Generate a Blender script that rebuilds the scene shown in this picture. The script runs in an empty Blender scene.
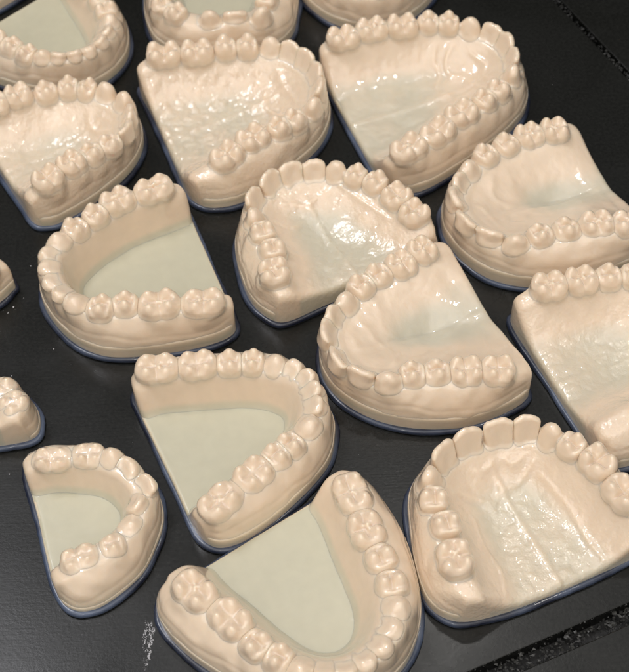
import bpy, math, random
import numpy as np
from mathutils import Matrix, Vector

S = 0.00085            # modelling units -> metres
scene = bpy.context.scene
COL = scene.collection
rng = np.random.default_rng(7)
random.seed(7)

# ------------------------------------------------------------------ materials
def new_mat(name):
    m = bpy.data.materials.new(name); m.use_nodes = True
    nt = m.node_tree; b = nt.nodes['Principled BSDF']
    return m, nt, b

def N(nt, t, **kw):
    n = nt.nodes.new(t)
    for k, v in kw.items():
        if k in n.inputs: n.inputs[k].default_value = v
        else: setattr(n, k, v)
    return n

def resin(name, thin_shade, high, rough, bump=0.25, nscale=220.0, sss=0.8, coat=0.6):
    """cast resin: peach where the cast is thick, cooler grey-cream where shallow over the plate; low on walls it is painted shade"""
    m, nt, b = new_mat(name)
    L = nt.links.new
    tc = N(nt, 'ShaderNodeTexCoord')
    at = N(nt, 'ShaderNodeAttribute'); at.attribute_name = 'thin_shade'
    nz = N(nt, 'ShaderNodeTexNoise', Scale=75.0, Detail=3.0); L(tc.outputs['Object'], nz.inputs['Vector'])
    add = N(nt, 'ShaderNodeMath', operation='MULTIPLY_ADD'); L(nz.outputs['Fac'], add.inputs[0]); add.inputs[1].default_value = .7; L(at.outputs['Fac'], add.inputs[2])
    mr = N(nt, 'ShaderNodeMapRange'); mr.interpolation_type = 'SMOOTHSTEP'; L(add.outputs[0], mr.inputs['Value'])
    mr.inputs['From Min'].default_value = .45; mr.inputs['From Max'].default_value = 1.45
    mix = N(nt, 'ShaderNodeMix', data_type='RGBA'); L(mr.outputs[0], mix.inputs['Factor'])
    mix.inputs['A'].default_value = (*high, 1); mix.inputs['B'].default_value = (*thin_shade, 1)
    n2 = N(nt, 'ShaderNodeTexNoise', Scale=260.0, Detail=3.0); L(tc.outputs['Object'], n2.inputs['Vector'])
    mm = N(nt, 'ShaderNodeMapRange'); L(n2.outputs['Fac'], mm.inputs['Value'])
    mm.inputs['From Min'].default_value = .3; mm.inputs['From Max'].default_value = .7
    mm.inputs['To Min'].default_value = .97; mm.inputs['To Max'].default_value = 1.02
    hs = N(nt, 'ShaderNodeHueSaturation'); L(mix.outputs['Result'], hs.inputs['Color']); L(mm.outputs[0], hs.inputs['Value'])
    L(hs.outputs[0], b.inputs['Base Color'])
    b.inputs['Roughness'].default_value = rough
    b.inputs['IOR'].default_value = 1.5
    b.inputs['Subsurface Weight'].default_value = sss
    b.inputs['Subsurface Radius'].default_value = (1.0, .80, .60)
    b.inputs['Subsurface Scale'].default_value = .0017
    b.inputs['Coat Weight'].default_value = coat
    b.inputs['Coat Roughness'].default_value = .035
    n3 = N(nt, 'ShaderNodeTexNoise', Scale=nscale, Detail=2.0, Roughness=.5); L(tc.outputs['Object'], n3.inputs['Vector'])
    bp = N(nt, 'ShaderNodeBump', Strength=bump, Distance=.0008); L(n3.outputs['Fac'], bp.inputs['Height'])
    L(bp.outputs[0], b.inputs['Normal']); L(bp.outputs[0], b.inputs['Coat Normal'])
    return m

PEACH = (.79, .645, .49); THIN_SHADE = (.62, .58, .445)
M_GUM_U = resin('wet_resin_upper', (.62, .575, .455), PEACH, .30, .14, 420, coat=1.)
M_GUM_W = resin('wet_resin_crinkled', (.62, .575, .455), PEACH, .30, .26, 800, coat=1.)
M_GUM_L = resin('wet_resin_lower', THIN_SHADE, PEACH, .30, .12, 300, coat=1.)
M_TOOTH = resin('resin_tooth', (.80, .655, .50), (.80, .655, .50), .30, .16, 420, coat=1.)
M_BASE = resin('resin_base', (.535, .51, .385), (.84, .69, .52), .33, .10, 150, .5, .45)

m, nt, b = new_mat('navy_raft'); M_RAFT = m
tc = N(nt, 'ShaderNodeTexCoord'); nz = N(nt, 'ShaderNodeTexNoise', Scale=55.0, Detail=3.0)
nt.links.new(tc.outputs['Object'], nz.inputs['Vector'])
cr = N(nt, 'ShaderNodeValToRGB'); nt.links.new(nz.outputs['Fac'], cr.inputs[0])
cr.color_ramp.elements[0].position = .42; cr.color_ramp.elements[0].color = (.007, .011, .028, 1)
cr.color_ramp.elements[1].position = .74; cr.color_ramp.elements[1].color = (.09, .12, .19, 1)
nt.links.new(cr.outputs[0], b.inputs['Base Color'])
b.inputs['Roughness'].default_value = .35; b.inputs['Coat Weight'].default_value = .25

m, nt, b = new_mat('black_plate'); M_PLATE = m
L = nt.links.new
tc = N(nt, 'ShaderNodeTexCoord')
mp = N(nt, 'ShaderNodeMapping'); L(tc.outputs['Object'], mp.inputs[0]); mp.inputs['Rotation'].default_value = (0, 0, math.radians(-20)); mp.inputs['Scale'].default_value = (60, 1500, 60)
n1 = N(nt, 'ShaderNodeTexNoise', Scale=1.0, Detail=2.0); L(mp.outputs[0], n1.inputs['Vector'])
n2 = N(nt, 'ShaderNodeTexNoise', Scale=900.0, Detail=3.0, Roughness=.7); L(tc.outputs['Object'], n2.inputs['Vector'])
n3 = N(nt, 'ShaderNodeTexNoise', Scale=22.0, Detail=5.0, Distortion=1.5); L(tc.outputs['Object'], n3.inputs['Vector'])
cr = N(nt, 'ShaderNodeValToRGB'); L(n2.outputs['Fac'], cr.inputs[0])
cr.color_ramp.elements[0].position = .35; cr.color_ramp.elements[0].color = (.0025, .0028, .0022, 1)
cr.color_ramp.elements[1].position = .75; cr.color_ramp.elements[1].color = (.012, .0125, .011, 1)
L(cr.outputs[0], b.inputs['Base Color'])
mr = N(nt, 'ShaderNodeMapRange'); L(n3.outputs['Fac'], mr.inputs['Value'])
mr.inputs['From Min'].default_value = .3; mr.inputs['From Max'].default_value = .7; mr.inputs['To Min'].default_value = .21; mr.inputs['To Max'].default_value = .34
b.inputs['Specular IOR Level'].default_value = .33
L(mr.outputs[0], b.inputs['Roughness'])
ad = N(nt, 'ShaderNodeMath', operation='MULTIPLY_ADD'); L(n1.outputs['Fac'], ad.inputs[0]); ad.inputs[1].default_value = .4; L(n2.outputs['Fac'], ad.inputs[2])
bp = N(nt, 'ShaderNodeBump', Strength=.13, Distance=.0002); L(ad.outputs[0], bp.inputs['Height']); L(bp.outputs[0], b.inputs['Normal'])

m, nt, b = new_mat('gap_black'); M_GAP = m
b.inputs['Base Color'].default_value = (.004, .004, .004, 1); b.inputs['Roughness'].default_value = .6
m, nt, b = new_mat('grey_crumbs'); M_CRUMB = m
nz = N(nt, 'ShaderNodeTexNoise', Scale=400.0); tc = N(nt, 'ShaderNodeTexCoord'); nt.links.new(tc.outputs['Object'], nz.inputs['Vector'])
cr = N(nt, 'ShaderNodeValToRGB'); nt.links.new(nz.outputs['Fac'], cr.inputs[0])
cr.color_ramp.elements[0].position = .4; cr.color_ramp.elements[0].color = (.03, .03, .03, 1)
cr.color_ramp.elements[1].position = .75; cr.color_ramp.elements[1].color = (.07, .07, .064, 1)
nt.links.new(cr.outputs[0], b.inputs['Base Color']); b.inputs['Roughness'].default_value = .45
m, nt, b = new_mat('white_powder'); M_POWDER = m
nz = N(nt, 'ShaderNodeTexNoise', Scale=600.0); tc = N(nt, 'ShaderNodeTexCoord'); nt.links.new(tc.outputs['Object'], nz.inputs['Vector'])
cr = N(nt, 'ShaderNodeValToRGB'); nt.links.new(nz.outputs['Fac'], cr.inputs[0])
cr.color_ramp.elements[0].color = (.35, .35, .38, 1); cr.color_ramp.elements[1].color = (.8, .8, .82, 1)
nt.links.new(cr.outputs[0], b.inputs['Base Color']); b.inputs['Roughness'].default_value = .5
m, nt, b = new_mat('black_liquid'); M_LIQ = m
b.inputs['Base Color'].default_value = (.006, .006, .008, 1); b.inputs['Roughness'].default_value = .08
nz = N(nt, 'ShaderNodeTexNoise', Scale=500.0); bp = N(nt, 'ShaderNodeBump', Strength=.5, Distance=.0006)
nt.links.new(nz.outputs['Fac'], bp.inputs['Height']); nt.links.new(bp.outputs[0], b.inputs['Normal'])

# ------------------------------------------------------------------ mesh helpers
def link_mesh(name, verts, faces, mat, parent=None, smooth=True, thin_shade=None):
    me = bpy.data.meshes.new(name)
    verts = np.asarray(verts, dtype=np.float32)
    if isinstance(faces, np.ndarray):
        nf = len(faces)
        me.vertices.add(len(verts)); me.vertices.foreach_set('co', verts.ravel())
        me.loops.add(nf * 4); me.loops.foreach_set('vertex_index', faces.astype(np.int32).ravel())
        me.polygons.add(nf); me.polygons.foreach_set('loop_start', np.arange(0, nf * 4, 4, dtype=np.int32))
        me.update(calc_edges=True)
    else:
        me.from_pydata(verts.tolist(), [], faces); me.update()
    me.polygons.foreach_set('use_smooth', [smooth] * len(me.polygons))
    me.materials.append(mat)
    o = bpy.data.objects.new(name, me); COL.objects.link(o)
    if thin_shade is not None:
        at = me.attributes.new('thin_shade', 'FLOAT', 'POINT'); at.data.foreach_set('value', np.asarray(thin_shade, np.float32))
    if parent: o.parent = parent
    return o

def surface_nets(f, org, h):
    """f<0 inside; returns verts (model units) and quads"""
    s = f < 0
    n = f.shape
    cnt = np.zeros((n[0]-1, n[1]-1, n[2]-1), np.int8)
    for i in (0, 1):
        for j in (0, 1):
            for k in (0, 1):
                cnt += s[i:n[0]-1+i, j:n[1]-1+j, k:n[2]-1+k]
    act = (cnt > 0) & (cnt < 8)
    I = np.argwhere(act)
    idx = np.full(act.shape, -1, np.int64); idx[act] = np.arange(len(I))
    cs = [(i, j, k) for i in (0, 1) for j in (0, 1) for k in (0, 1)]
    V = np.stack([f[I[:, 0]+c[0], I[:, 1]+c[1], I[:, 2]+c[2]] for c in cs], 1).astype(np.float64)
    P = np.zeros((len(I), 3)); W = np.zeros(len(I))
    for a in range(8):
        for b_ in range(a+1, 8):
            ca, cb = np.array(cs[a]), np.array(cs[b_])
            if abs(ca-cb).sum() != 1: continue
            va, vb = V[:, a], V[:, b_]
            mk = (va < 0) != (vb < 0)
            t = np.where(mk, va/np.where(mk, va-vb, 1), 0)
            P += np.where(mk[:, None], ca + t[:, None]*(cb-ca), 0); W += mk
    P = (I + P/W[:, None])*h + org
    Q = []
    for ax in range(3):
        sl0 = [slice(1, -1)]*3; sl1 = [slice(1, -1)]*3
        sl0[ax] = slice(0, -1); sl1[ax] = slice(1, None)
        a = s[tuple(sl0)]; b_ = s[tuple(sl1)]
        E = np.argwhere(a != b_)
        if not len(E): continue
        ins = a[E[:, 0], E[:, 1], E[:, 2]]
        off = np.ones(3, int); off[ax] = 0
        E = E + off
        u, v = (ax+1) % 3, (ax+2) % 3
        def cell(du, dv):
            c = E.copy(); c[:, u] -= du; c[:, v] -= dv
            return idx[c[:, 0], c[:, 1], c[:, 2]]
        q = np.stack([cell(1, 1), cell(0, 1), cell(0, 0), cell(1, 0)], 1)
        q[~ins] = q[~ins][:, ::-1]
        Q.append(q)
    return P, np.concatenate(Q)

def relax(P, Q, it=2, lam=.5):
    """light Laplacian smoothing over the quads' edges"""
    a = np.concatenate([Q[:, 0], Q[:, 1], Q[:, 2], Q[:, 3]]); b_ = np.concatenate([Q[:, 1], Q[:, 2], Q[:, 3], Q[:, 0]])
    n = len(P); deg = np.bincount(a, minlength=n) + np.bincount(b_, minlength=n)
    for _ in range(it):
        A = np.stack([np.bincount(a, P[b_, k], n) + np.bincount(b_, P[a, k], n) for k in range(3)], 1)/np.maximum(deg, 1)[:, None]
        P = P + lam*(A-P)
    return P

def catmull(pts, closed=True, n=8, tens=.5):
    p = np.array(pts, float); m = len(p); out = []
    rg = range(m) if closed else range(m-1)
    for i in rg:
        g = (lambda j: p[j % m]) if closed else (lambda j: p[min(max(j, 0), m-1)])
        p0, p1, p2, p3 = g(i-1), g(i), g(i+1), g(i+2)
        for k in range(n):
            t = k/n
            m1, m2 = tens*(p2-p0), tens*(p3-p1)
            out.append((2*t**3-3*t**2+1)*p1 + (t**3-2*t**2+t)*m1 + (-2*t**3+3*t**2)*p2 + (t**3-t**2)*m2)
    if not closed: out.append(p[-1])
    return np.array(out)

def seg_dist(X, Y, C, closed=True):
    """distance to polyline, index of nearest point along it and in/out by crossing"""
    shp = X.shape; x = X.ravel(); y = Y.ravel()
    D = np.full(x.shape, 1e9); U = np.zeros(x.shape); ins = np.zeros(x.shape, bool)
    m = len(C)
    for i in range(m if closed else m-1):
        a = C[i]; b_ = C[(i+1) % m]; d = b_-a; l2 = d@d+1e-12
        t = np.clip(((x-a[0])*d[0]+(y-a[1])*d[1])/l2, 0, 1)
        q = (x-a[0]-t*d[0])**2+(y-a[1]-t*d[1])**2
        mk = q < D; D[mk] = q[mk]; U[mk] = (i+t)[mk]
    for i in range(m):
        a = C[i]; b_ = C[(i+1) % m]
        if a[1] == b_[1]: continue
        cr_ = ((a[1] > y) != (b_[1] > y)) & (x < (b_[0]-a[0])*(y-a[1])/(b_[1]-a[1])+a[0])
        ins ^= cr_
    return np.sqrt(D).reshape(shp), U.reshape(shp), ins.reshape(shp)

def blur(A, s):
    r = max(1, int(3*s)); k = np.exp(-.5*(np.arange(-r, r+1)/s)**2); k /= k.sum()
    for ax in (0, 1):
        Bp = np.pad(A, [(r, r) if a == ax else (0, 0) for a in (0, 1)], mode='edge')
        A = sum(k[i]*np.take(Bp, range(i, i+A.shape[ax]), axis=ax) for i in range(2*r+1))
    return A

def noise2(shp, s, g):
    A = blur(g.normal(size=shp), s); return A/A.std()

def smin(a, b_, k):
    h = np.clip(.5+.5*(b_-a)/k, 0, 1); return b_*(1-h)+a*h-k*h*(1-h)
def smax(a, b_, k): return -smin(-a, -b_, k)
def sstep(t): t = np.clip(t, 0, 1); return t*t*(3-2*t)

# ------------------------------------------------------------------ teeth
def tooth_field(kind, X, Y, Z, md, bl, hc, sd, soft=0.0, bulb=0.0):
    """X along the arch, Y outwards, Z above the gum line"""
    g = np.random.default_rng(sd)
    t = np.clip(Z/hc, -1, 1.2)
    j = g.uniform(-1, 1, 14)
    if kind in 'MP':
        bulge = 1.0 - .24*np.clip(t-.35, 0, 1)**1.5
        wx = md*.53*bulge; wy = bl*.5*(1.0 - .36*np.clip(t-.25, 0, 1)**1.3)
        # notched outline between the cusps
        wy = wy*(1 - (.07 if kind == 'M' else 0)*np.exp(-(X/(md*.11))**2))
        side = ((np.abs(X/wx)**2.5+np.abs(Y/wy)**2.5)**(1/2.5)-1)*min(md, bl)*.5
        if kind == 'M':
            cs = [(-.25+j[0]*.03, .25, 1.0+j[1]*.12), (.23+j[2]*.04, .26, .92+j[3]*.12), (-.24+j[4]*.03, -.25, 1.05+j[5]*.15), (.24+j[6]*.03, -.24, .88+j[7]*.15)]
            if j[8] > -.2: cs.append((.02+j[9]*.05, .04*j[10], .45+.15*j[11]))
            dep = 2.7; sg = .145
            fis = 1.2*np.exp(-((Y-j[12]*.4)/(bl*.042))**2)*np.exp(-(X/(md*.30))**4) + 1.1*np.exp(-((X-j[6]*.5)/(md*.042))**2)*np.exp(-(Y/(bl*.5))**4)
        else:
            cs = [(j[0]*.05, .24, 1.12+j[1]*.08), (j[2]*.07, -.25, .85+j[3]*.12)]
            dep = 2.8; sg = .19
            fis = 1.2*np.exp(-((Y+.4)/(bl*.05))**2)*np.exp(-(X/(md*.30))**4)
        cu = np.zeros_like(X)
        for cx, cy, hh in cs:
            e = hh*np.exp(-(((X-cx*md)/(sg*md))**2+((Y-cy*bl)/(sg*bl))**2)*.72)
            cu = np.maximum(cu, e) + .25*np.minimum(cu, e)
        rim = .30*np.exp(-((np.abs(X)-md*.40)/(md*.09))**2)      # marginal ridges
        top = hc - dep + dep*np.minimum(cu+rim*(1-np.clip(cu, 0, 1)), 1.15) - fis*(1-soft)
        f = smax(side, (Z-top)*.60, 1.6)
        if bulb > 0:
            for cx, cy, hh in cs:
                rr = (.185 if kind == 'M' else .24)*min(md, bl)*(1+.15*j[13])*(.55 if hh < .7 else 1)
                zc = hc-rr*1.05-(1.1-hh)*1.6
                e = np.sqrt((X-cx*md)**2+(Y-cy*bl*1.06)**2+((Z-zc)/1.25)**2)-rr
                f = smin(f, e+.7*(1-bulb), 1.2)
    elif kind == 'C':
        q = np.clip(1-t, 0, 1.6); qq = np.clip(q, 0, 1)
        wx = md*.53*(.42+.60*qq**.55); wy = bl*.5*(.30+.70*qq**.8)
        side = ((np.abs(X/wx)**2.2+np.abs((Y-.8*t)/wy)**2.2)**(1/2.2)-1)*np.minimum(wx, wy)
        top = hc - 2.0*np.abs((X-.4*j[0])/(md*.5))**1.5
        f = smax(side, (Z-top)*.7, 1.4)
    else:
        q = np.clip(1-t, 0, 1.6); qq = np.clip(q, 0, 1)
        wx = md*.52*(1.0-.10*qq**2); wy = bl*.5*(.27+.73*qq**1.15)
        cy = bl*.5*(.42*t) - .25*np.exp(-(X/(md*.3))**2)*0
        # labial face gently convex, palatal face scooped between two side ridges
        Yc = (Y-cy) + .9*(X/(md*.5))**2*.8
        sc = 1 - .16*np.exp(-(X/(md*.28))**2)*(Yc < 0)*np.clip(qq*2.2, 0, 1)
        side = ((np.abs(X/wx)**3+np.abs(Yc/(wy*sc))**2.3)**(1/2.6)-1)*np.minimum(wx, wy)
        top = hc - .5*(j[2] > .3) - (1.1+.5*j[1])*np.abs(X/(md*.5))**2.6 + .22*j[0]*X/md + .10*np.sin(X*2.0+sd)
        f = smax(side, (Z-top)*.8, 1.15)
    f = smax(f, -Z-3.2, 2.2)
    f = f + .13*np.sin(X*.9+j[0]*3)*np.sin(Y*.8+j[1]*3)*np.sin(Z*.7+j[2]*3)
    return f

def trilin(f, org, h, P):
    q = (P-org)/h
    q = np.clip(q, 0, np.array(f.shape)-1.001); i = q.astype(int); t = q-i
    o = 0
    for a in (0, 1):
        for b_ in (0, 1):
            for c_ in (0, 1):
                w = (t[..., 0] if a else 1-t[..., 0])*(t[..., 1] if b_ else 1-t[..., 1])*(t[..., 2] if c_ else 1-t[..., 2])
                o = o + w*f[i[..., 0]+a, i[..., 1]+b_, i[..., 2]+c_]
    return o

# ------------------------------------------------------------------ a dental model
VH = .42
def make_model(label, c, ang, h, teeth, kinds, outline, upper, group, zp=10., zf=4., zb=7.5,
               rug=1., crinkle=.25, ledge=.35, inw=10., hc=(6.2, 6.8, 7.6, 7.6), lines=(), scale=1.0, seed=1,
               ridge_only=False, heel=2.1, extra=(), fuse=1.25, soft=0., foldk=.55, bulb=.15, tk=1., jit=.35, bowl=2., vw=17., vp=1.9):
    g = np.random.default_rng(seed)
    root = bpy.data.objects.new('dental_model', None); COL.objects.link(root)
    root.empty_display_size = .01
    root.location = (c[0]*S, c[1]*S, 0)
    a = math.radians(ang)          # local +Y (towards the front teeth) points along ang
    root.rotation_euler = (0, 0, a-math.pi/2)
    root['label'] = label; root['category'] = 'dental model'; root['group'] = group
    # NB local x here is mirrored so that +x is the right-hand side seen along the axis
    out = catmull(outline, True, 8)
    T = np.array(teeth, float); nX = len(extra)
    sm = np.array(list(teeth)+list(extra), float)
    for _ in range(1):
        sm[1:-1] = .5*sm[1:-1]+.25*(sm[:-2]+sm[2:])
    ymin = out[:, 1].min()
    e0 = sm[0]+np.array([np.sign(sm[0][0])*1.5, ymin-3-sm[0][1]]); e1 = sm[-1]+np.array([np.sign(sm[-1][0])*1.5, ymin-3-sm[-1][1]])
    ctrl = np.vstack([[e0], (e0+sm[0])/2, sm, (e1+sm[-1])/2, [e1]])
    arch = catmull(ctrl, False, 6)
    area = .5*np.sum(arch[:, 0]*np.roll(arch[:, 1], -1)-np.roll(arch[:, 0], -1)*arch[:, 1])
    # tooth dims
    nT = len(T); md = np.zeros(nT)
    for i in range(nT):
        ds = []
        if i > 0: ds.append(np.linalg.norm(T[i]-T[i-1])/2)
        if i < nT-1: ds.append(np.linalg.norm(T[i]-T[i+1])/2)
        md[i] = 2*np.mean(ds) if len(ds) > 1 else 2*ds[0]
    HC = dict(M=hc[0]-.7*(hc[0] > 5), P=hc[1]-.7*(hc[0] > 5), C=hc[2]-.3, I=hc[3]); BL = dict(M=12.5, P=10.5, C=9., I=8.)
    lim = dict(M=(10.5, 15.6), P=(7.5, 9.6), C=(7., 9.5), I=(5.2, 11.))
    for i, k in enumerate(kinds): md[i] = np.clip(md[i]*1.03, lim[k][0]*scale, lim[k][1]*scale)
    # 2d fields
    x0, y0 = out.min(0)-2.5; x1, y1 = out.max(0)+2.5
    xs = np.arange(x0, x1, VH); ys = np.arange(y0, y1, VH); zs = np.arange(.3, h+2., VH)
    X, Y = np.meshgrid(xs, ys, indexing='ij')
    do, _, ino = seg_dist(X, Y, out); do = np.where(ino, -do, do)       # <0 inside
    da, ua, ina = seg_dist(X, Y, arch, False); d = np.where(ina, -da, da)
    # ridge height along the arch
    ut = [6*(i+2) for i in range(nT+nX)]
    zg_t = [h-HC[k]*scale for k in kinds] + [h-5.5-1.8*(i > 1) for i in range(nX)]
    zu = np.interp(np.arange(len(arch)), [0, 3]+ut+[len(arch)-4, len(arch)-1], [zg_t[0]-heel*2.6, zg_t[0]-heel*1.5]+zg_t+[zg_t[-1]-heel*1.5, zg_t[-1]-heel*2.6])
    zu = np.convolve(np.pad(zu, 4, mode='edge'), np.ones(9)/9, 'valid')
    zg = np.interp(ua.ravel(), np.arange(len(arch)), zu).reshape(X.shape)
    ins = .12
    dg = do+ins
    din = np.clip(-dg, 0, None)
    to = 3.4*scale
    s = np.clip((d-to)/np.maximum(d-to+din, 1.2), 0, 1)
    zl = zb+.8
    Fo = zl + (zg+.6-zl)*(1-ledge*sstep(s/.75))*(1-np.clip((s-.35)/.65, 0, 1)**2.4)
    ti = 3.6*scale
    t = np.clip(-d-ti, 0, None)
    n_lo = noise2(X.shape, 3.2/VH, g); n_hi = noise2(X.shape, .62/VH, g); n_mid = noise2(X.shape, 1.9/VH, g)
    if upper:
        q = np.clip(t/(vw*scale), 0, 1)
        zpl = zp + 3.5*np.clip((Y-22*scale)/25, 0, 1)
        Fi = zpl + (zg-zpl)*(1-q)**vp
        Fi = Fi - bowl*np.exp(-((Y-12)/13)**2)*q**1.5
        yf = T[:, 1].max()
        mk = sstep((t-1.5)/4)*sstep((Y-yf*.42)/8)
        wav = np.abs(np.sin(Y/3.3-np.abs(X)*.09+n_lo*1.1))
        Fi = Fi + rug*mk*(1.0*(1-wav)**1.6-.2)
        Fi = Fi + .55*rug*np.exp(-((X-.5)/1.0)**2)*sstep((t-2)/5)
        Fi = Fi + crinkle*sstep((t-1)/4)*(.34*np.abs(n_mid)+.26*n_hi) + .22*n_lo*sstep(t/3)
        for ln in lines:
            dl, _, _ = seg_dist(X, Y, catmull(ln, False, 6), False)
            Fi = Fi + .9*np.exp(-(dl/.55)**2)
    else:
        q = np.clip(t/inw, 0, 1)
        Fi = (zf-1.2) + (zg-zf+1.2)*(1-sstep(q))*(1-.25*q) + .16*n_lo*(1-q)
    F = np.where(d > 0, Fo, Fi)
    F = np.where((d > -ti) & (d < to), zg, F) + .9*(1-np.clip(np.abs(d+.2)/4.2, 0, 1)**2)
    F = F + .22*n_lo*sstep((d-2)/3) + .10*n_mid*sstep(np.abs(d)-3)
    F = blur(F, .9/VH*.8) if not upper else np.where(d < -ti-1, blur(F, .5/VH), blur(F, .8/VH))
    gx, gy = np.gradient(F, VH)
    inv = 1/np.sqrt(1+gx**2+gy**2)
    Z = zs[None, None, :]
    f = (Z-F[..., None])*inv[..., None]
    # tooth-shaped collars and root eminences fused into the gum
    pos = []; bb = []
    jg = np.random.default_rng(seed+900)
    seg = np.gradient(sm, axis=0)
    for i, k in enumerate(kinds):
        tg = seg[i]/np.linalg.norm(seg[i]); nr = np.array([tg[1], -tg[0]])
        if nr@(T[i]-np.array([0, 8.])) < 0: nr = -nr
        ta = np.array([nr[1], -nr[0]])
        ja = jg.normal()*.16*jit*(1.6 if k in 'IC' else 1); ca, sa = math.cos(ja), math.sin(ja)
        ta, nr = ca*ta+sa*nr, ca*nr-sa*ta
        off = nr*jg.normal()*.7*jit+ta*jg.normal()*.3*jit
        bb.append(bulb*jg.uniform(.45, 1.15))
        pos.append((T[i]+off, ta, nr, zg_t[i]+jg.normal()*.55*jit))
    boxes = []
    for i, k in enumerate(kinds):
        p, ta, nr, z0 = pos[i]
        R_ = 10.5
        ix = np.where(abs(xs-p[0]) < R_)[0]; iy = np.where(abs(ys-p[1]) < R_)[0]
        sl = (slice(ix[0], ix[-1]+1), slice(iy[0], iy[-1]+1), slice(None))
        dx = X[sl[:2]]-p[0]; dy = Y[sl[:2]]-p[1]
        u = (dx*ta[0]+dy*ta[1])[..., None]; v = (dx*nr[0]+dy*nr[1])[..., None]
        zz = Z-z0; boxes.append((sl, u, v, zz))
        w = md[i]*.5; bl = BL[k]*.5*scale
        el = (np.sqrt((u/(w*.9))**2+((v-1.3)/(bl*1.02))**2+((zz+4.8)/6.0)**2)-1)*min(w, bl)
        f[sl] = smin(f[sl], el, 2.2)
    # vestibular fold and slow waviness of the outer wall
    uu = ua*.35+seed
    fold = zb+3.4+1.1*np.sin(uu*.55)+.5*np.sin(uu*1.7)
    og = sstep((d-2.5)/2)[..., None]
    f = f + og*(.30*foldk*np.exp(-((Z-fold[..., None])/.75)**2) - .28*foldk*np.exp(-((Z-fold[..., None]+1.7)/1.0)**2))
    f = f + (.16*n_mid[..., None]*og*np.sin(Z*.55+n_lo[..., None]))
    f = smax(f, np.broadcast_to(dg[..., None], f.shape), 3.)
    org = np.array([x0, y0, zs[0]])
    fg = f.copy()
    if not ridge_only:
        for i, k in enumerate(kinds):
            sl, u, v, zz = boxes[i]
            tf = tooth_field(k, *np.broadcast_arrays(u, v, zz), md[i], BL[k]*scale, HC[k]*scale, seed*50+i, soft, bb[i])
            f[sl] = smin(f[sl], tf, fuse)
        # the gum keeps just under the crowns' skin
        fo = f.copy()
        for i, k in enumerate(kinds):
            sl, u, v, zz = boxes[i]
            tf = tooth_field(k, *np.broadcast_arrays(u, v, zz), md[i], BL[k]*scale, HC[k]*scale, seed*50+i, soft, bb[i])
            f[sl] = np.maximum(f[sl], fo[sl] + .12*sstep((.95-tf)/.4)*sstep((zz+1.8)/.9) + .8*sstep((.9-tf)/.6)*sstep((zz-.3)/1.2))
    f = np.maximum(f, 1.4-Z)
    for ax in range(3):
        sl = [slice(None)]*3
        for e in (0, -1):
            sl[ax] = e; f[tuple(sl)] = np.maximum(f[tuple(sl)], .5)
    P, Q = surface_nets(f, org, VH)
    P = relax(P, Q, 1, .35)
    ii = np.clip(((P[:, :2]-org[:2])/VH).round().astype(int), 0, np.array(X.shape)-1)
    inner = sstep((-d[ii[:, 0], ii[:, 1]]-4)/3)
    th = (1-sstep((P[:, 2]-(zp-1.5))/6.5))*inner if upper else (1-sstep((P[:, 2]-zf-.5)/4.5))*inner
    th = np.maximum(th*tk, .45*(1-sstep((P[:, 2]-3)/9)))  # lower walls also tinted, a little shade painted in
    link_mesh('gum', P*S, Q, (M_GUM_W if crinkle > .3 else M_GUM_U) if upper else M_GUM_L, root, thin_shade=th)
    # base (plinth with the open floor)
    H2 = .62
    xs2 = np.arange(x0, x1, H2); ys2 = np.arange(y0, y1, H2); zs2 = np.arange(0.2, zb+1.5, H2)
    X2, Y2 = np.meshgrid(xs2, ys2, indexing='ij')
    do2, _, i2 = seg_dist(X2, Y2, out); do2 = np.where(i2, -do2, do2)
    da2, _, j2 = seg_dist(X2, Y2, arch, False); d2 = np.where(j2, -da2, da2)
    Bz = zf + (zb-zf)*sstep((d2+6)/3)
    Bz = blur(Bz, 1.2)
    fb = smax((zs2[None, None]-Bz[..., None])*.9, np.broadcast_to((do2+.15)[..., None], Bz.shape+(len(zs2),))+0, 1.0)
    fb = np.maximum(fb, .8-zs2[None, None])
    fb[:, :, 0] = .5; fb[:, :, -1] = np.maximum(fb[:, :, -1], .5)
    P, Q = surface_nets(fb, np.array([x0, y0, zs2[0]]), H2)
    P = relax(P, Q, 2, .4)
    ii = np.clip(((P[:, :2]-np.array([x0, y0]))/H2).round().astype(int), 0, np.array(X2.shape)-1)
    th = np.where(do2[ii[:, 0], ii[:, 1]] < -1.2, 1.4, .05+.95*np.clip(1-(P[:, 2]-1)/(zb-1), 0, 1)**.8)  # floors full tint; outer walls darken downwards, shade painted into the colour
    link_mesh('base', P*S, Q, M_BASE, root, thin_shade=th)
    # raft: thin dark skirt stuck on the plate, slightly larger than the base
    nrm = np.roll(out, -1, 0)-np.roll(out, 1, 0); nrm /= np.linalg.norm(nrm, axis=1)[:, None]
    nrm = np.stack([nrm[:, 1], -nrm[:, 0]], 1)
    A2 = .5*np.sum(out[:, 0]*np.roll(out[:, 1], -1)-np.roll(out[:, 0], -1)*out[:, 1])
    if A2 < 0: nrm = -nrm
    m_ = len(out)
    wob = .22*np.sin(np.arange(m_)*.13+seed)+.16*np.sin(np.arange(m_)*.41+2*seed)+.04*rng.normal(size=m_)
    prof = [(1.1, .03), (1.3, .4), (1.35, 1.1), (1.1, 1.8), (.6, 2.1), (.1, 2.15), (-.8, 2.1)]
    vs = []; fs = []
    for r_, z_ in prof:
        p = out+nrm*(r_+wob*(r_ > 0))[:, None]
        vs += [(q_[0], q_[1], z_) for q_ in p]
    for k_ in range(len(prof)-1):
        for i in range(m_):
            j = (i+1) % m_
            fs.append((k_*m_+i, k_*m_+j, (k_+1)*m_+j, (k_+1)*m_+i))
    fs.append(tuple(range(m_))[::-1]); fs.append(tuple(range((len(prof)-1)*m_, len(prof)*m_)))
    link_mesh('raft', np.array(vs)*S, fs, M_RAFT, root)
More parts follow.
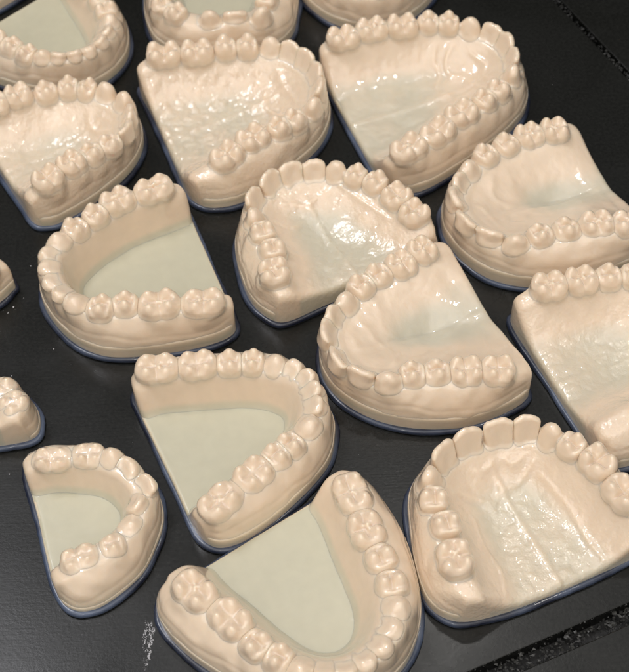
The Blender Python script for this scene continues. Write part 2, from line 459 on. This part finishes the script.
    # teeth
    if ridge_only: return root
    nm = dict(M='molar', P='premolar', C='canine', I='incisor')
    for i, k in enumerate(kinds):
        p, ta, nr, z0 = pos[i]
        hh = .36
        if ta[0]*nr[1]-ta[1]*nr[0] < 0:
            fl = -1.
        else: fl = 1.
        ww = md[i]*.5+1.6; wv = BL[k]*scale*.5+2.2; Hc = HC[k]*scale
        ax_ = np.arange(-ww, ww+hh, hh); ay_ = np.arange(-wv, wv+hh, hh); az_ = np.arange(-3.0, Hc+1.5, hh)
        A, B_, C_ = np.meshgrid(ax_, ay_, az_, indexing='ij')
        wx_ = p[0]+A*ta[0]+B_*nr[0]; wy_ = p[1]+A*ta[1]+B_*nr[1]; wz_ = z0+C_
        ft = trilin(fg, org, VH, np.stack([wx_, wy_, wz_], -1))
        own = None; cut = -C_-2.2
        for j_ in (i-1, i, i+1):
            if j_ < 0 or j_ >= nT: continue
            pj, tj, nj, zj = pos[j_]
            ddx = wx_-pj[0]; ddy = wy_-pj[1]
            tf = tooth_field(kinds[j_], ddx*tj[0]+ddy*tj[1], ddx*nj[0]+ddy*nj[1], wz_-zj, md[j_], BL[kinds[j_]]*scale, HC[kinds[j_]]*scale, seed*50+j_, soft, bb[j_])
            ft = smin(ft, tf, fuse)
            if j_ == i: own = tf
            else:
                wj = md[i]/(md[i]+md[j_]); dv = pj-p; L_ = np.linalg.norm(dv); dv = dv/L_
                cut = np.maximum(cut, (wx_-p[0])*dv[0]+(wy_-p[1])*dv[1]-L_*wj-.22)
        f = smax(smax(ft, cut, .75), own-.95-2.5*np.clip(C_-.7, 0, 3), .7)
        for axx in range(3):
            sl = [slice(None)]*3
            for e in (0, -1):
                sl[axx] = e; f[tuple(sl)] = np.maximum(f[tuple(sl)], .3)
        P, Q = surface_nets(f, np.array([ax_[0], ay_[0], az_[0]]), hh)
        if fl < 0:
            P = P*np.array([-1, 1, 1]); Q = Q[:, ::-1]
        o = link_mesh(nm[k], P*S, Q, M_TOOTH, root)
        o.location = (p[0]*S, p[1]*S, z0*S)
        o.rotation_euler = (0, 0, math.atan2(fl*ta[1], fl*ta[0]))
    return root

def O(a): return a
GEN = [(33, -12), (37.5, -8), (38.5, 3), (35, 20), (29, 36), (19, 49), (7, 55), (-7, 55), (-19, 49), (-29, 36), (-35, 20), (-38.5, 3), (-37.5, -8), (-33, -12), (-16, -12), (0, -12), (16, -12)]
GR = 'cast dental models standing on the black plate'
MODELS = [
 dict(label='lower jaw model with flat floor opening to the right, left of the centre upper jaw', c=(-52.4, 31.3), ang=-160.1, h=25, upper=False, kinds='MMPPCIIIICPPMM', inw=8., hc=(5.0, 5.8, 4.4, 3.0), zb=8.5,
  teeth=[(31.1, 0.0), (30.4, 15.6), (26.0, 26.0), (22.4, 35.1), (17.8, 43.2), (12.2, 48.3), (6.0, 50.3), (-1.8, 50.8), (-8.3, 49.0), (-13.6, 44.9), (-19.4, 36.8), (-21.1, 27.6), (-25.8, 15.7), (-31.1, 0.0)],
  outline=[(-31.6, -11.8), (-36.8, -8), (-37.8, 3), (-35.5, 18), (-31.4, 33.1), (-26.2, 42.4), (-16.4, 50.1), (-3.5, 54.7), (9.1, 55.6), (22, 51), (30.5, 41), (35.5, 25), (37.5, 5), (36, -8), (31, -12.4), (15, -12.6), (0, -12.6), (-16, -12.4)], seed=1),
 dict(label='upper jaw model with smooth deep palate and concave back edge, in the centre right', c=(54.4, -4.2), ang=-157.5, h=25, upper=True, kinds='MMPPCIIIICPPMM', zp=12., rug=.45, crinkle=.12, bowl=5., fuse=1.3, vw=26., vp=1.25, zb=9., hc=(5.6, 6.2, 7., 7.),
  teeth=[(31.2, 0), (28.7, 10.2), (27.0, 20.7), (24.8, 28.9), (19.7, 37.5), (15.5, 44.3), (9.3, 49.9), (-3.2, 51.0), (-12.3, 46.1), (-18.7, 38.3), (-20.0, 29.0), (-22.8, 20.7), (-26.5, 10.5), (-31.2, 0)],
  outline=[(-32.7, -13.5), (-37, -10), (-38.8, -2), (-39, 10), (-37.0, 20.2), (-31.1, 32.9), (-22.1, 44.2), (-10.0, 52.0), (2.2, 54.6), (14.0, 51.5), (24, 44), (32, 31), (36.5, 16), (37, -3), (35.5, -10), (31, -13), (15, -13.5), (0, -13.5), (-16, -13.8)], seed=2),
 dict(label='large upper jaw model with crinkled glossy palate, second row left of centre', c=(-47.4, 109.), ang=25.6, h=25, upper=True, kinds='MMPPCIIIICPPMM', zp=6.5, rug=1.1, crinkle=.8, bowl=.5, tk=.75, hc=(6.5, 7.5, 8.0, 8.2), bulb=1., fuse=1.1,
  teeth=[(-34.7, 0.0), (-29.2, 13.2), (-26.2, 25.7), (-22.8, 34.8), (-18.1, 43.7), (-10.7, 49.3), (-2.9, 53.1), (6.8, 53.2), (15.7, 50.0), (24.1, 43.4), (28.6, 32.8), (29.2, 25.1), (29.8, 12.4), (33.7, -1.0)],
  outline=[(-36, -13), (-41, -9), (-42.5, 3), (-38, 20), (-31, 38), (-21, 50), (-8, 57), (7.3, 58.3), (19.4, 54), (30.3, 43.6), (38, 28), (43, 12), (44.3, -2), (41.5, -12.4), (36, -17.5), (28, -19), (14, -17.5), (0, -16), (-20, -14)], seed=3),
 dict(label='big upper jaw model with open grey floor, near the upper right gap', c=(28.5, 113.5), ang=19.5, h=25, upper=True, kinds='MMMPPCIIICPPMMM', zp=5., rug=1., crinkle=.2, bowl=0., hc=(6.0, 7.0, 8.2, 8.6), bulb=.8, fuse=1.1,
  teeth=[(-36.7, 0.0), (-37.5, 13.7), (-34.0, 27.0), (-31.7, 38.9), (-28.4, 47.0), (-23.0, 55.2), (-15.4, 61.8), (-7, 64.8), (2.8, 63.7), (11.5, 58.6), (18.5, 49.6), (21.6, 41.4), (25.7, 28.7), (31.8, 15.0), (36.7, 0.0)],
  outline=[(-38, -11), (-43, -6), (-43.5, 6), (-42, 22), (-38, 42), (-31, 57), (-20, 67), (-6, 71.5), (6, 70.5), (17.6, 64.6), (27, 53), (34, 38), (40, 22), (44.5, 6), (43.5, -4), (38, -10), (28, -11.5), (10, -11.5), (-20, -11.5)], seed=4),
 dict(label='upper jaw model with plain smooth palate, at the right edge below the gap', c=(112.7, 61.2), ang=-157.7, h=25, upper=True, kinds='MMPPCIIIICPPMM', zp=9.5, rug=.6, crinkle=.12, bowl=4., fuse=1.3, vw=26., vp=1.4, zb=9.,  hc=(5.6, 6.2, 7., 7.),
  teeth=[(28.3, 0.0), (30.8, 10.9), (29.6, 22.1), (27.5, 32.5), (22.7, 42.3), (18.7, 49.3), (11.1, 54.4), (-1.0, 56.4), (-10.7, 51.0), (-18.3, 43.4), (-18.8, 33.2), (-20.8, 22.6), (-23.0, 10.2), (-28.3, -1.0)],
  outline=[(-31, -12), (-35.5, -6), (-36.5, 8), (-34, 26), (-28, 42), (-18.5, 53.1), (-7.6, 58.4), (3, 60.2), (12, 59.4), (22.3, 54.2), (31, 42), (36, 24), (37, 3), (35.5, -8), (31, -12), (15, -12.3), (0, -12.3), (-16, -12.3)], seed=5),
 dict(label='upper jaw model with ridged palate line, teeth pointing up, at the centre', c=(12.4, 29.5), ang=117.2, h=25, upper=True, kinds='MPPCIIIICPPMM', zp=10.5, rug=1., crinkle=.35, bulb=.3, vw=20., fuse=.8, hc=(6.2, 6.8, 8., 8.2),
  lines=[[(12.8, 36.0), (18.5, 19.6), (21.1, 12.6), (23.5, 5.6)]],
  teeth=[(-30.3, 0.0), (-25.5, 11.0), (-25.2, 20.2), (-24.2, 29.0), (-20.0, 37.2), (-10.4, 42.9), (-0.6, 43.4), (8.8, 40.3), (16.3, 35.4), (22.0, 29.0), (26.3, 21.5), (30.7, 10.8), (32.3, 0.0)],
  outline=[(-30, -11), (-36, -7.4), (-39.3, 3), (-37.9, 16), (-34, 29), (-28.7, 37.9), (-20, 44.5), (-8, 48), (3, 47), (14, 43), (25, 35), (34, 23), (39.5, 11), (41, 0), (39, -8), (34, -11.3), (18, -11.5), (0, -11.3), (-16, -11)], seed=6),
 dict(label='lower jaw model with flat floor and rounded front to the right, just above the bottom one', c=(-45.8, -54.4), ang=24., h=22.5, upper=False, kinds='MMPPCIIIICPPMM', inw=9., hc=(4.4, 5., 5., 4.), fuse=1.1,
  teeth=[(-30.8, -0.0), (-25.8, 14.3), (-21.5, 25.3), (-18.2, 33.0), (-12.9, 39.8), (-8.0, 44.7), (-1.8, 47.2), (4.4, 47.4), (11.0, 44.7), (17.2, 39.4), (21.4, 30.6), (23.2, 23.9), (26.0, 13.7), (31.3, -1.0)],
  outline=[(-31, -10.5), (-36, -7), (-37.5, 3), (-34, 20), (-27, 37), (-18, 47), (-6, 52.5), (7.2, 53.0), (15.8, 50.4), (26.7, 41.6), (36.1, 22), (40.4, 6), (40.0, -4.2), (35.6, -9.2), (26.4, -11.2), (8.4, -11), (-12, -11)], seed=7),
 dict(label='lower jaw model with pale flat floor opening to the upper left, bottom centre', c=(-15., -98.7), ang=-56.5, h=22.5, upper=False, kinds='MMPPCIIIIICPPMM', inw=11., hc=(4.6, 5., 4.4, 3.2), fuse=1.1,
  teeth=[(-31.6, 0.0), (-27.1, 14.4), (-24.7, 26.1), (-21.9, 35.6), (-17.6, 43.1), (-12.1, 48.7), (-5.5, 51.9), (1.2, 52.9), (8.2, 51.9), (14.0, 48.6), (18.8, 43.3), (22.9, 35.7), (25.4, 28.0), (28.0, 15.6), (31.6, 0.0)],
  outline=[(-38, -12), (-42.5, -6), (-42.8, 5), (-39.9, 21.6), (-31.9, 39.4), (-23.8, 49.4), (-13.4, 56.0), (-1, 58.5), (11, 57), (23, 50.5), (33, 37.5), (41.2, 19), (44.7, 6.1), (45, -4), (41.5, -11), (36, -12.5), (18, -12.3), (0, -12.3), (-19, -12.2)], seed=8),
 dict(label='upper jaw model with tall separate front teeth and long palate lines, lower right', c=(73.1, -95.8), ang=113.5, h=25, upper=True, kinds='MPPCIIIICPMM', zp=5.5, rug=1.5, crinkle=.36, tk=.8, hc=(6.4, 7., 9.6, 10.2), bulb=.2, fuse=.5, jit=.7, bowl=1.,
  lines=[[(-14.1, 15.5), (-16.4, 5.8), (-15.5, -5.1), (-18.6, -13.9)], [(14.6, 20.5), (17.3, 5.4), (17.2, -8.5), (18.2, -16.5)]],
  teeth=[(-31.0, -0.5), (-28.5, 12.5), (-27.3, 22.6), (-24.4, 30.5), (-15.9, 36.3), (-5.2, 39.0), (6.5, 38.8), (15.8, 34.7), (22.3, 28.8), (26.3, 21.3), (30.0, 11.2), (32.5, -3.0)],
  outline=[(-31, -16), (-38.5, -12.2), (-42.6, -4.5), (-41.3, 7.1), (-36, 22.5), (-29.4, 36.0), (-18, 43.5), (-5, 46), (8, 45.5), (20, 41), (31, 32), (38, 18), (42, 2), (42, -11), (37, -17), (28.5, -18.8), (14, -19), (0, -19), (-17, -18.2)], seed=9),
 dict(label='small child sized lower jaw model with worn jagged teeth, lower left', c=(-86.3, -81.9), ang=17.9, h=18, upper=False, kinds='MMCIIICPM', inw=7., hc=(3.4, 3.6, 4.6, 4.4), zb=4.5, zf=3.2, scale=.82, jit=1.5, bulb=0.,
  teeth=[(-22.8, -1.0), (-18.5, 10.8), (-13.5, 17.8), (-7.2, 23.0), (1.0, 25.6), (8.8, 24.0), (14.8, 18.4), (19.0, 10.4), (22.3, -1.0)],
  outline=[(-28, -12), (-32.5, -8.5), (-31.5, 0), (-26.5, 13), (-20, 22.5), (-11, 29), (-1, 31.4), (9, 30.2), (18, 25), (27, 17.2), (33.3, 4), (33.8, -4.5), (30, -10), (23, -12.4), (10, -12.6), (-8, -12)], seed=10),
 dict(label='narrow upper jaw model with shiny shallow palate, at the left edge second row', c=(-120.1, 90.2), ang=31., h=25, upper=True, kinds='MMPPPCCIIPPMM', zp=8.5, rug=1., crinkle=.4, tk=.6, jit=.8, hc=(6., 6.8, 8.4, 7.6),
  teeth=[(-26.2, 0.0), (-24.2, 10.7), (-21.9, 22.2), (-17.9, 31.1), (-13.2, 37.6), (-6.4, 42.4), (2.5, 46.0), (12.1, 44.7), (19.4, 38.6), (22.4, 30.3), (23.2, 21.5), (24.2, 12.2), (26.2, 0.0)],
  outline=[(-27, -10.5), (-31.5, -6), (-32, 6), (-29, 22), (-23, 36), (-14, 47), (-2.9, 53.5), (10, 50.8), (20, 43), (27, 31.5), (32, 16), (34.0, 1), (33, -6), (28, -10.8), (14, -11), (-10, -10.8)], seed=11),
 dict(label='lower jaw model with worn front teeth, cut by the top left edge', c=(-127.8, 183.), ang=-46.7, h=22.5, upper=False, kinds='MMPPCIIIIICPPMM', inw=10., hc=(6., 6.4, 5.4, 4.2),
  teeth=[(-31.0, 0.0), (-27.1, 13.4), (-23.7, 24.5), (-20.5, 33.1), (-16.6, 40.1), (-11.1, 45.2), (-4.5, 48.0), (2.2, 48.5), (8.6, 46.6), (14.0, 42.6), (18.2, 36.8), (21.5, 29.7), (24.0, 21.5), (27.0, 11.6), (31., -1)],
  outline=[(-33, -12), (-37.5, -8), (-38.5, 3), (-35, 20), (-29, 36), (-19, 48), (-7, 53.5), (6, 53.5), (17, 48), (27, 37), (34, 22), (38, 5), (37.5, -8), (33, -12), (16, -12), (0, -12), (-16, -12)], seed=12),
 dict(label='lower jaw model with widely gapped pointed teeth, cut by the top edge', c=(-39.5, 203.), ang=-90, h=24, upper=False, kinds='MMPCICPPM', inw=10., hc=(6., 6.5, 8., 5.), zf=5.,
  teeth=[(-30, 0), (-26.5, 14), (-22, 27), (-19, 36.5), (-8, 37.2), (3.5, 38), (19, 34.5), (25.5, 28.5), (30, 4)],
  outline=[(-31, -12), (-35.5, -8), (-37, 3), (-36, 18), (-33.5, 31), (-26, 41), (-13, 45.5), (2, 46.5), (17, 44.5), (28, 37), (33.5, 26), (36, 12), (35.5, -8), (31, -12), (16, -12), (0, -12), (-16, -12)], seed=13),
 dict(label='smooth fronted upper jaw model at the top edge, behind the big open floored one', c=(30, 226.), ang=-90, h=25, upper=True, kinds='MMPPCIIIICPPMM', zp=9., hc=(6, 6.8, 7, 7),
  teeth=[(-30, 0), (-27, 13), (-24, 23), (-21, 31), (-17, 38), (-11, 43), (-4, 45), (4, 45), (11, 43), (17, 38), (21, 31), (24, 23), (27, 13), (30, 0)],
  outline=[(-33, -12), (-37.5, -8), (-38.5, 3), (-35, 20), (-29, 34), (-19, 46), (-7, 52), (7, 52), (19, 46), (29, 34), (35, 20), (38.5, 3), (37.5, -8), (33, -12), (16, -12), (0, -12), (-16, -12)], seed=14),
 dict(label='upper jaw model with its near arm toothless and smooth, cut by the right edge', c=(100., -26.3), ang=22., h=25, upper=True, kinds='MMPPCIIII', zp=7., rug=.5, crinkle=.31, tk=.8,
  teeth=[(-33., 2.0), (-30.5, 14.6), (-28.0, 25.), (-25, 34.0), (-19, 42.), (-12, 47.4), (-3.5, 50.), (5, 49.5), (13, 45.)], extra=[(20, 37), (25, 26), (27, 13), (27.5, 0)],
  outline=[(-34.5, -11.5), (-38.8, -7), (-40, 4), (-37, 20), (-31, 36), (-20, 49), (-7, 55), (7, 55), (19, 49), (29, 36), (36, 20), (39.5, 3), (38.5, -8), (34, -12), (16, -12), (0, -12), (-16, -12)], seed=15),
 dict(label='small low jaw model with blunt folded ridge, cut by the left edge', c=(-133, -40), ang=97., h=19, upper=True, kinds='MPCIICPM', zp=13.5, rug=.5, crinkle=.2, hc=(2.2, 2.6, 3.4, 3.0), zb=5., scale=.85, heel=1., bulb=.2, fuse=1.6, jit=1., bowl=0.,
  teeth=[(-22, -2), (-19, 5), (-12, 10), (-4, 12.5), (4, 12.5), (12, 10), (19, 5), (22, -2)],
  outline=[(-27, -10), (-30.5, -5), (-30, 4), (-24, 13), (-12, 19), (0, 20.5), (12, 19), (23, 13), (29.5, 4), (30.5, -4), (27, -9), (14, -10.2), (-14, -10.5)], seed=16),
 dict(label='jaw model showing only one blunt corner at the left edge middle', c=(-149.5, 45), ang=-135, h=20, upper=False, kinds='MMPPCIIIICPPMM', hc=(3.5, 4, 4, 4),
  teeth=[(-29, 0), (-27, 11), (-24, 21), (-20.5, 29), (-16, 36), (-10, 40), (-3.6, 42), (3.6, 42), (10, 40), (16, 36), (20.5, 29), (24, 21), (27, 11), (29, 0)],
  outline=[(-32.5, -10), (-35.5, -6), (-36, 3), (-33, 20), (-28, 34), (-19, 45), (-7, 50), (7, 50), (19, 45), (28, 34), (33, 20), (36, 3), (35.5, -6), (32.5, -10), (16, -10.5), (0, -10.5), (-16, -10.5)], seed=17),
 dict(label='jaw model showing only a plain smooth side in the top left corner', c=(-170, 224), ang=42, h=23, upper=False, kinds='MMPPCIIIICPPMM',
  teeth=[(-30, 0), (-27, 13), (-24, 23), (-21, 31), (-17, 38), (-11, 43), (-4, 45), (4, 45), (11, 43), (17, 38), (21, 31), (24, 23), (27, 13), (30, 0)],
  outline=[(-33, -12), (-37.5, -8), (-38.5, 3), (-35, 20), (-29, 36), (-19, 49), (-7, 55), (7, 55), (20, 50), (31, 38), (37, 22), (38.5, 3), (37.5, -8), (33, -12), (16, -12), (0, -12), (-16, -12)], seed=18),
]
for mdl in MODELS:
    make_model(group=GR, **mdl)


# ------------------------------------------------------------------ plate, gap, outer frame
def poly_slab(name, pts, z1, z0, mat, bev=.35):
    P = np.array(pts, float)
    A = .5*np.sum(P[:, 0]*np.roll(P[:, 1], -1)-np.roll(P[:, 0], -1)*P[:, 1])
    if A < 0: P = P[::-1]
    n = len(P)
    def inset(dd):
        out = []
        for i in range(n):
            a, b_, c_ = P[i-1], P[i], P[(i+1) % n]
            e1 = (b_-a)/np.linalg.norm(b_-a); e2 = (c_-b_)/np.linalg.norm(c_-b_)
            n1 = np.array([-e1[1], e1[0]]); n2 = np.array([-e2[1], e2[0]])
            bis = (n1+n2); bis /= bis@n1
            out.append(b_+bis*dd)
        return np.array(out)
    rings = [(0, z0), (0, z1-bev), (bev*.3, z1-bev*.3), (bev, z1)]
    vs = []; fs = []
    for d_, z_ in rings: vs += [(q[0], q[1], z_) for q in inset(d_)]
    for k in range(len(rings)-1):
        for i in range(n):
            j = (i+1) % n; fs.append((k*n+i, k*n+j, (k+1)*n+j, (k+1)*n+i))
    fs.append(tuple(range((len(rings)-1)*n, len(rings)*n)))
    o = link_mesh(name, np.array(vs)*S, fs, mat, smooth=False)
    o['kind'] = 'structure'
    return o

g1a, g1b = np.array([117., 193.8]), np.array([144.1, 138.2])
g2a, g2b = np.array([46.5, -140.2]), np.array([104.2, -116.5])
d1 = (g1b-g1a)/np.linalg.norm(g1b-g1a); d2 = (g2b-g2a)/np.linalg.norm(g2b-g2a)
n1 = np.array([-d1[1], d1[0]]); n2 = np.array([d2[1], -d2[0]])      # outwards
if n1[0] < 0: n1 = -n1
if n2[1] > 0: n2 = -n2
def isect(p, d, q, e):
    M_ = np.array([d, -e]).T; s_ = np.linalg.solve(M_, q-p); return p+d*s_[0]
K = isect(g1a, d1, g2a, d2)
W1, W2 = 3.0, 7.0
poly_slab('build_plate', [K, g1a-d1*500, g1a-d1*500-d2*900, g2a-d2*800-n1*40, g2a-d2*700], 0, -12, M_PLATE)
K2 = isect(g1a+n1*W1, d1, g2a+n2*W2, d2)
poly_slab('outer_frame', [K2, K2-d1*900, K2-d1*900+n1*500, K2+d1*300+n1*500], 0.2, -12, M_PLATE)
g3 = K2-n1*.0
poly_slab('outer_frame', [K2+(-n1)*.6+n2*.0, K2-d2*900, K2-d2*900+n2*500, K2+n2*500-n1*.6], 0.1, -12, M_PLATE)
o = link_mesh('gap_floor', np.array([(-900, -900, -7), (900, -900, -7), (900, 900, -7), (-900, 900, -7)])*S, [(0, 1, 2, 3)], M_GAP, smooth=False)
o['kind'] = 'structure'

def crumbs(name, pts, mat, label, cat, sd=3):
    g = np.random.default_rng(sd); vs = []; fs = []
    base = np.array([(1, 0, 0), (-1, 0, 0), (0, 1, 0), (0, -1, 0), (0, 0, 1), (0, 0, -1)], float)
    tri = [(0, 2, 4), (2, 1, 4), (1, 3, 4), (3, 0, 4), (2, 0, 5), (1, 2, 5), (3, 1, 5), (0, 3, 5)]
    for x, y, z, r in pts:
        b0 = len(vs); v = base*r*g.uniform(.5, 1.3, (6, 1))*np.array([1, 1, .7]) + g.normal(size=(6, 3))*r*.2
        a = g.uniform(0, 6.28); R2 = np.array([[math.cos(a), -math.sin(a), 0], [math.sin(a), math.cos(a), 0], [0, 0, 1]])
        v = v@R2.T+np.array([x, y, z]); vs += v.tolist(); fs += [tuple(b0+i for i in t_) for t_ in tri]
    o = link_mesh(name, np.array(vs)*S, fs, mat, smooth=False)
    o['kind'] = 'stuff'; o['label'] = label; o['category'] = cat
    return o
g = np.random.default_rng(11)
pts = []
for _ in range(900):
    t_ = g.uniform(-20, 110); w_ = g.uniform(0, W2); p = g2a+d2*t_+n2*w_
    pts.append((p[0], p[1], g.uniform(-6.5, -2.) , g.uniform(.2, .9)))
for _ in range(260):
    t_ = g.uniform(-20, 110); e = g.choice([0, 1]); p = g2a+d2*t_+n2*(e*W2+g.normal()*.25)
    pts.append((p[0], p[1], g.uniform(-.5, .1), g.uniform(.08, .3)))
for _ in range(500):
    t_ = g.uniform(-30, 90); p = g1a+d1*t_+n1*g.uniform(0, W1)
    pts.append((p[0], p[1], g.uniform(-3, -.3), g.uniform(.15, .6)))
crumbs('debris', pts, M_CRUMB, 'dark crumbs and scraps caught in the gap around the black plate', 'debris')
pts = []
cl = [(g.normal()*1.7, g.normal()*4.8) for _ in range(60)]
for cx_, cy_ in cl:
    n_ = int(4+26*g.random()**2); sp = .25+.5*g.random()
    for _ in range(n_):
        dx_ = abs(g.normal())*sp; pts.append((-56.9-abs(cx_)*.9-dx_*.6+cy_*.10, -125.5+cy_+g.normal()*sp, .02, .04+.20*g.random()**2.5))
crumbs('powder', pts, M_POWDER, 'patch of white resin powder on the plate left of the bottom model', 'powder', 5)
pts = [(-114.3, 39.5, .05, .45), (-119, 18.5, .05, .55), (-121.1, 15.6, .05, .4), (-101.2, -2.8, .05, .4), (-112.6, -58.8, .05, .45), (-116.3, -15, .05, .25)]
for _ in range(170):
    pts.append((g.uniform(-150, 150), g.uniform(-145, 200), .03, .05+.10*g.random()**3))
crumbs('dust', pts, M_POWDER, 'pale specks of dust scattered over the black plate', 'dust', 6)


# ------------------------------------------------------------------ camera
E_, R_ = math.radians(53.3), math.radians(-1.6)
cam = bpy.data.cameras.new('camera'); co = bpy.data.objects.new('camera', cam); COL.objects.link(co)
fwd = Vector((0, math.cos(E_), -math.sin(E_))); up0 = Vector((0, math.sin(E_), math.cos(E_))); X0 = Vector((1, 0, 0))
right = X0*math.cos(R_)+up0*math.sin(R_); up = -X0*math.sin(R_)+up0*math.cos(R_)
Mx = Matrix((right, up, -fwd)).transposed().to_4x4()
co.matrix_world = Matrix.Translation(Vector((0, -325.73, 437))*S) @ Mx
cam.sensor_fit = 'VERTICAL'; cam.sensor_height = 24; cam.lens = 24*1400/672
cam.clip_start = .01; cam.clip_end = 50
cam.dof.use_dof = True; cam.dof.focus_distance = 500*S; cam.dof.aperture_fstop = 18
scene.camera = co

# ------------------------------------------------------------------ light
w = bpy.data.worlds.new('World'); scene.world = w; w.use_nodes = True
wn = w.node_tree; bg = wn.nodes['Background']
tcw = N(wn, 'ShaderNodeTexCoord'); spw = N(wn, 'ShaderNodeSeparateXYZ'); wn.links.new(tcw.outputs['Generated'], spw.inputs[0])
crw = N(wn, 'ShaderNodeValToRGB'); wn.links.new(spw.outputs['Z'], crw.inputs[0])
crw.color_ramp.elements[0].position = .62; crw.color_ramp.elements[0].color = (.055, .052, .045, 1)
crw.color_ramp.elements[1].position = 1.0; crw.color_ramp.elements[1].color = (.85, .83, .82, 1)
mrw = N(wn, 'ShaderNodeMapRange'); mrw.interpolation_type = 'SMOOTHSTEP'; wn.links.new(spw.outputs['Y'], mrw.inputs['Value'])  # added fill glow from behind the camera, lifts the near walls
mrw.inputs['From Min'].default_value = .15; mrw.inputs['From Max'].default_value = -.75; mrw.inputs['To Min'].default_value = 0.; mrw.inputs['To Max'].default_value = .62
adw = N(wn, 'ShaderNodeMix', data_type='RGBA', blend_type='ADD'); adw.inputs['Factor'].default_value = 1.0
wn.links.new(crw.outputs[0], adw.inputs['A'])
cmb = N(wn, 'ShaderNodeCombineXYZ')
for i_, k_ in enumerate((1., .95, .89)):
    mu = N(wn, 'ShaderNodeMath', operation='MULTIPLY'); wn.links.new(mrw.outputs[0], mu.inputs[0]); mu.inputs[1].default_value = k_; wn.links.new(mu.outputs[0], cmb.inputs[i_])
wn.links.new(cmb.outputs[0], adw.inputs['B'])
wn.links.new(adw.outputs['Result'], bg.inputs[0]); bg.inputs[1].default_value = 1.0

def area(name, loc, tgt, sx, sy, power, col):
    l = bpy.data.lights.new(name, 'AREA'); l.shape = 'RECTANGLE'; l.size = sx; l.size_y = sy; l.energy = power; l.color = col
    o = bpy.data.objects.new(name, l); COL.objects.link(o); o.location = loc
    o.rotation_euler = (Vector(tgt)-Vector(loc)).to_track_quat('-Z', 'Y').to_euler()
    return o
area('ceiling_panel', (-.62, .40, 1.5), (0, 0, 0), .36, .32, 7.0, (.95, .95, 1))
area('ceiling_panel', (.50, .05, 1.4), (0, 0, 0), .10, .04, 1.4, (1, .95, .89))
area('ceiling_panel', (.12, .55, 1.4), (0, 0, 0), .09, .05, 1.2, (1, .97, .93))
area('soft_fill', (-.10, -.30, .74), (-.02, -.12, 0), .95, .65, 1.75, (1, .945, .90))  # added soft fill above the camera, strongest on the front models
area('overhead_lamp', (-.12, -.47, .72), (0, -.06, 0), .05, .035, .55, (1, .96, .91))

scene.view_settings.view_transform = 'Standard'; scene.view_settings.look = 'None'
scene.view_settings.exposure = 0
scene.render.engine = 'CYCLES'
